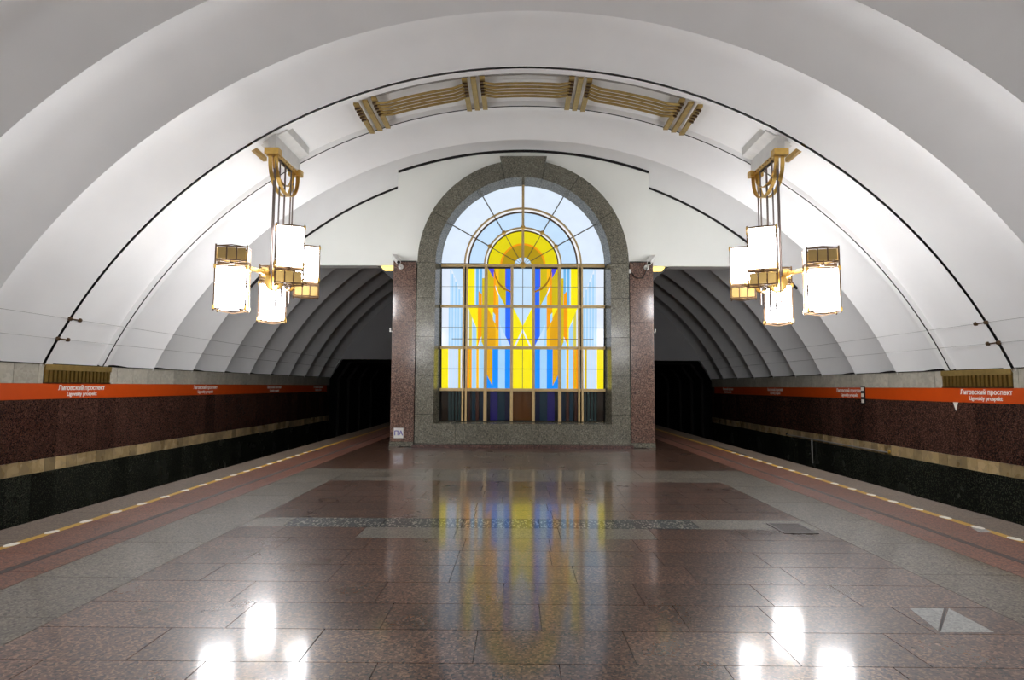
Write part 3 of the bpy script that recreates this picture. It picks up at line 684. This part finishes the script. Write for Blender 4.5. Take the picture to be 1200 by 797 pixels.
# ------------------------------------------------------------------ chandeliers
def chandelier(s, hy, label, cat='chandelier'):
    hx, hz = s*4.97, 3.84
    t = thing('chandelier', (hx, hy, hz), label, cat, 'brass lantern chandeliers of the vault')
    zb = 6.18-hz; L = .60
    # ceiling housing
    xv = 4.97; nz = VZ+math.sqrt((VR+.1)**2-xv**2)-hz
    hm = MB(); 
    hm.prism([(-.27, nz-.28 if s < 0 else nz-.02), (-.27, nz+.2), (.27, nz+.2), (.27, nz-.02 if s < 0 else nz-.28)], -.62, .62)
    hm.build('housing', 'white_metal', t)
    MB().box(-.07, .07, -.66, .66, zb+.04, nz-.1).build('housing_plate', 'white_metal', t)
    MB().box(-.02, .02, -.3, .3, nz-.5, nz-.05).build('junction_box', 'black', t)
    MB().box(-.055, .055, -L, L, zb-.045, zb+.045).build('mount_bar', 'brass', t)
    for e in (-1, 1): MB().box(-.14, .14, e*L-.085, e*L+.085, zb-.06, zb+.06).build('end_block', 'brass', t)
    for q in range(8): MB().lathe([(.014,-.01),(.014,.0),(.008,.006)], (0, 0, 0), 8, 'x').build('bolt', 'brass_dark', t).location = ((-s)*.058, -L+.16+q*.126, zb)
    for dep, xx in ((.62, -.06), (.62, .06), (.40, -.02)):
        n = 20; pts = []
        for k in range(n+1):
            a = math.pi*k/n; pts.append((xx, -math.cos(a)*(L-.02)*(1 if dep > .5 else .82), zb-.05-dep*math.sin(a)**.8))
        MB().strap(pts, (.075, 0, 0), .016).build('strap', 'brass', t, True)
    MB().box(*sorted((s*.42, s*.5)), -.62, .1, nz-.36, nz-.27).build('side_bracket', 'brass', t)
    # rods: some end in the hub, some hang past it
    for q, (yy, x_, zend) in enumerate(((-.57, -.05, -.62), (-.42, .04, -.05), (-.30, -.03, -.72), (-.16, .03, -.64), (-.02, -.02, -.58), (.12, .03, -.7), (.28, -.03, -.62), (.56, .03, -.5))):
        MB().tube([(x_*s, yy, zb-.04), (x_*s, yy, zend)], .016, 8).build('rod', 'steel', t, True)
    # hub with ring straps
    MB().lathe([(.05,-.2),(.13,-.17),(.14,.0),(.13,.06),(.05,.1)], (0,0,.02), 16).build('hub', 'brass', t, True)
    for xx in (-.17, .17):
        n = 18; pts = [(xx, .3*math.cos(math.pi*k/n), -.02-.3*math.sin(math.pi*k/n)) for k in range(n+1)]
        MB().strap(pts, (.07, 0, 0), .018).build('hub_strap', 'brass', t, True)
    MB().lathe([(.16,-.04),(.2,-.02),(.2,.02),(.1,.04)], (0, -.3, -.17), 18, 'y').build('hub_boss', 'brass', t, True)
    W, B = .262, .15
    for dx, dy, u, rz in ((-.34, -1.34, -1, 14), (.05, 1.31, 1, 22), (.32, -.40, 1, 22), (-.36, .50, -1, 20)):
        dx = dx if s < 0 else -dx
        am = MB().beam((0, 0, 0), (dx*.4, dy*.4, u*.04), .09, .10).beam((dx*.38, dy*.38, u*.04), (dx, dy, u*.05), .06, .07)
        am.build('arm', 'brass', t)
        ln = MB(); zs = lambda z: u*z
        for a in (-1, 1):                                   # posts, rails, braces and the wire basket
            for b in (-1, 1):
                ln.box(a*W-.012, a*W+.012, b*B-.012, b*B+.012, *sorted((zs(-.275), zs(.92))))
                ln.beam((a*W, b*B, zs(.0)), (0, b*B, zs(.06)), .014, .014)
                ln.beam((a*W, b*B, zs(.89)), (0, b*B, zs(.935 if u < 0 else .90)), .014, .014)
                ln.beam((a*W, b*B, zs(-.245)), (0, b*B, zs(-.275)), .014, .014)
        for zr in (-.245, -.0, .115, .885):
            z_ = zs(zr)
            for a in (-1, 1): ln.box(-W, W, a*B-.011, a*B+.011, z_-.011, z_+.011); ln.box(a*W-.011, a*W+.011, -B, B, z_-.011, z_+.011)
        ln.box(-.03, .03, -B, B, *sorted((zs(.03), zs(.07)))); ln.box(-W, W, -.025, .025, *sorted((zs(.03), zs(.07))))
        for f in (-1, 1):
            for q in (-.5, .5): ln.box(q*(2*W-.03)/3-.011, q*(2*W-.03)/3+.011, f*B-.01, f*B+.01, *sorted((zs(-.24), zs(-.0))))
        lo = ln.build('lantern', 'brass_dark', t); lo.location = (dx, dy, 0); lo.rotation_euler = (0, 0, R_(-s*rz))
        MB().box(-W+.018, W-.018, -B+.018, B-.018, *sorted((zs(.125), zs(.87)))).build('lamp_glass', 'lampglass', lo)
        za, zb_ = sorted((zs(-.225), zs(-.02))); wd = (2*W-.03)/3
        for f in (-1, 1):
            for q in (-1, 0, 1): MB().box(q*wd-wd/2+.014, q*wd+wd/2-.014, f*B-.006, f*B+.006, za, zb_).build('amber_panel', 'box_panel', lo)
            MB().box(f*W-.006, f*W+.006, -B+.02, B-.02, za, zb_).build('amber_panel', 'box_panel', lo)
        for a in (-1, 1):
            for b in (-1, 1):
                for zc in (.125, .86):
                    if 'cb' not in UNIT: UNIT['cb'] = MB().box(-.022, .022, -.022, .022, -.036, .036).mesh('corner_block', 'brass')
                    link('corner_block', UNIT['cb'], lo, (a*W, b*B, zs(zc)))
    return t
chandelier(-1, 12.0, 'brass chandelier with four lit lanterns hanging left of the stained glass')
chandelier(1, 12.0, 'brass chandelier with four lit lanterns hanging right of the stained glass')
PREV = -0.32  # unseen pair behind the viewer, added to light the near vault
chandelier(-1, PREV, 'unseen brass chandelier with four lit lanterns, added behind the viewer on the left to light the near vault')
chandelier(1, PREV, 'unseen brass chandelier with four lit lanterns, added behind the viewer on the right to light the near vault')

# ------------------------------------------------------------------ brass ornament of the lamp bay
orn = thing('ceiling_ornament', (0, (LINE1+LINE2)/2, VZ+VR), 'brass ornament of crossbars and parallel tubes across the vault crown', 'ornament')
def vp(x, dr, y): z = VZ+math.sqrt((VR+dr)**2-x*x); return Vector((x, y-(LINE1+LINE2)/2, z-(VZ+VR)))
groups = (-3.2, -1.05, 1.1, 3.28)
for gx in groups:
    for q in (-1, 0, 1):
        x = gx+q*.175
        a = vp(x, -.045, LINE1+.22); b = vp(x, -.045, LINE2-.02)
        MB().beam(a, b, .105, .05, (0, 0, 1)).build('crossbar', 'brass_dull', orn)
        if q != 0:
            for y in (11.57, 11.70, 11.83, 11.96, 12.09): 
                MB().beam(vp(x-.05, -.085, y), vp(x+.05, -.085, y), .045, .03).build('clip', 'brass_dark', orn)
for g0, g1 in zip(groups, groups[1:]):
    for y in (11.57, 11.70, 11.83, 11.96, 12.09):
        n = 16; pts = []
        for k in range(n+1):
            x = g0+.2+(g1-g0-.4)*k/n; e = min(k, n-k)/2.0
            pts.append(vp(x, -.10-.05*min(1, e)+0, y))
        MB().tube(pts, .027, 8).build('tube', 'brass_dull', orn, True)
    MB().beam(vp(g0+.1, .02, LINE1+.25), vp((g0+g1)/2, .02, LINE1+.25), .06, .04).beam(vp((g0+g1)/2, .02, LINE1+.25), vp(g1-.1, .02, LINE1+.25), .06, .04).build('channel', 'bluegrey', orn)

# ------------------------------------------------------------------ small fittings
def cctv(loc, s, label, junction=False):
    t = thing('security_camera', loc, label, 'camera')
    MB().lathe([(.07,0),(.07,-.03),(.03,-.05)], (0,0,0), 14, 'y').build('wall_plate', 'white_metal', t, True)
    MB().tube([(0,-.02,0),(0,-.16,-.02),(0,-.20,.06)], .02, 8).build('bracket', 'white_metal', t, True)
    b = Vector((s*.16, -.12, .25)); f = Vector((-s*.02, -.44, .04))
    MB().tube([b, b.lerp(f, .9), f], [.062, .066, .066], 14).build('body', 'white_plastic', t, True)
    d = (f-b).normalized()
    MB().tube([f-d*.005, f+d*.012], .045, 14).build('lens', 'black', t, True)
    MB().beam(b+Vector((0,0,.07)), f+d*.05+Vector((0,0,.07)), .14, .012).build('sunshield', 'white_metal', t)
    if junction:
        MB().box(-.52, -.42, -.05, 0, -.16, -.05).build('junction_box', 'white_plastic', t)
        MB().tube([(-.42,-.02,-.12),(-.3,-.04,-.28),(-.12,-.04,-.3),(-.02,-.06,-.1),(0,-.1,-.02)], .013, 6).build('cable', 'black', t, True)
cctv((-3.32, YPIL-.034, 4.83), -1, 'white bullet security camera on top of the left granite pillar')
cctv((3.35, YPIL-.034, 4.83), 1, 'white bullet security camera with looped cable on the right granite pillar', True)
for s, nm in ((-1, 'left'), (1, 'right')):
    t = thing('dome_camera', (s*SX, 16.98, 3.86), 'white dome camera on the passage side of the %s pillar' % nm, 'camera')
    MB().box(*sorted((0, s*.1)), -.04, .04, -.03, .05).build('arm', 'white_metal', t)
    MB().lathe([(.03,.14),(.1,.12),(.11,-.05),(.085,-.14),(.03,-.18)], (s*.14, 0, 0), 14).build('dome', 'white_plastic', t, True)
    t = thing('antenna_bracket', (s*SX, 16.98, 3.16), 'thin white bracket arm sticking out behind the %s pillar' % nm, 'bracket')
    MB().beam((0,0,0), (s*.34,0,0), .035, .035).build('arm', 'white_metal', t)
    MB().box(*sorted((s*.30, s*.34)), -.02, .02, -.02, .09).build('tip', 'white_metal', t)
    MB().box(*sorted((0, s*.04)), -.07, .07, -.07, .07).build('plate', 'white_metal', t)
    # lamp tray under the lintel
    t = thing('lamp_tray', (s*3.53, YSIDE+.05, LZ), 'black wedge lamp tray with a yellow diffuser under the lintel beside the %s pillar' % nm, 'lamp')
    MB().prism([(0, -.13), (s*.36, -.13), (s*.44, -.02), (0, -.02)], 0, .3).build('diffuser', 'tray_glow', t)
    MB().prism([(0, -.48), (s*.55, -.005), (s*.45, -.005), (s*.33, -.14), (0, -.14)], .02, .36).build('wedge', 'black', t)
    MB().prism([(0, -.3), (s*.09, -.3), (s*.16, -.15), (0, -.15)], .05, .25).build('bracket', 'bluegrey', t)
c0 = onY(461.5, 501.5, YPIL-.03); c1 = onY(472.5, 513.5, YPIL-.03)
sg = thing('door_sign', ((c0.x+c1.x)/2, YPIL-.02, c1.z), 'small white sign with blue Cyrillic letters at the foot of the left pillar', 'sign')
hw = (c1.x-c0.x)/2; hh = c0.z-c1.z
MB().box(-hw, hw, -.012, 0, 0, hh).build('plate', 'white_plastic', sg)
cu = bpy.data.curves.new('lettering', 'FONT'); cu.body = 'ПА'; cu.size = hh*.62; cu.align_x = 'CENTER'; cu.extrude = .001; cu.offset = .003
ob = bpy.data.objects.new('lettering', cu); COL.objects.link(ob); bpy.context.view_layer.update()
me = bpy.data.meshes.new_from_object(ob.evaluated_get(bpy.context.evaluated_depsgraph_get())); bpy.data.objects.remove(ob)
me.materials.clear(); me.materials.append(MT['blue_letter'])
o = link('lettering', me, sg, (0, -.0135, hh*.28)); o.rotation_euler = (R_(90), 0, 0)
# cable clamps on the lower vault
for s, nm in ((-1, 'left'), (1, 'right')):
    for z, lv in ((2.84, 'upper'), (2.46, 'lower')):
        a = math.asin((z-VZ)/(VR-.02)); x = (VR-.02)*math.cos(a)
        t = thing('cable_clamp', (s*x, LINE1, z), '%s of two small dark cable clamps at the foot of the %s vault' % (lv, nm), 'clamp')
        MB().tube([(0,-.03,0),(0,.24,0)], .014, 6).build('rod', 'brass_dark', t, True)
        for y in (-.02, .23): MB().lathe([(.015,-.03),(.04,-.02),(.04,.02),(.015,.03)], (0, y, 0), 10, 'y').build('knob', 'brass_dark', t, True)
# stretched wires along the foot of the vault
for s, nm in ((-1, 'left'), (1, 'right')):
    for z, lv in ((2.84, 'upper'), (2.46, 'lower')):
        x = math.sqrt((VR-.012)**2-(z-VZ)**2)
        MB().tube([(s*x, BACK+.05, z), (s*x, YEND-.1, z)], .004, 6).build('stretched_wire', 'bluegrey', ceiling, True)
# board and stool at the passage sides
t = thing('info_board', (SX+.024, 17.3, 1.42), 'narrow wall board with orange and blue fields behind the right pillar', 'board')
MB().box(-.02, .06, -.3, .3, 0, 1.0).build('case', 'black', t)
MB().box(.0, .16, -.32, -.301, .0, .44).build('blue_field', 'screen', t); MB().box(0, .16, -.32, -.301, .45, .66).build('orange_field', 'orange', t); MB().box(0, .16, -.32, -.301, .8, .9).build('white_field', 'white_mark', t)
t = thing('service_lamp', (-SX, 17.6, .12), 'small orange lit service lamp low behind the left pillar', 'lamp')
MB().box(-.05, 0, -.06, .06, 0, .5).build('case', 'black', t)
MB().box(-.075, -.051, -.045, .045, .12, .34).build('lens', 'red_glow', t)
t = thing('folding_stool', (-SX-.16, 17.05, 0), 'grey folding stool standing behind the left pillar', 'stool')
MB().box(-.1, .1, -.16, .16, .44, .47).build('seat', 'screen', t)
for yy in (-.15, .15):
    MB().beam((-.09, yy, 0.0), (.09, yy, .44), .02, .02).build('leg', 'black', t); MB().beam((.09, yy*.85, 0.0), (-.09, yy*.85, .44), .02, .02).build('leg', 'black', t)
MB().box(.08, .1, -.16, .16, .47, .85).build('backrest', 'screen', t)
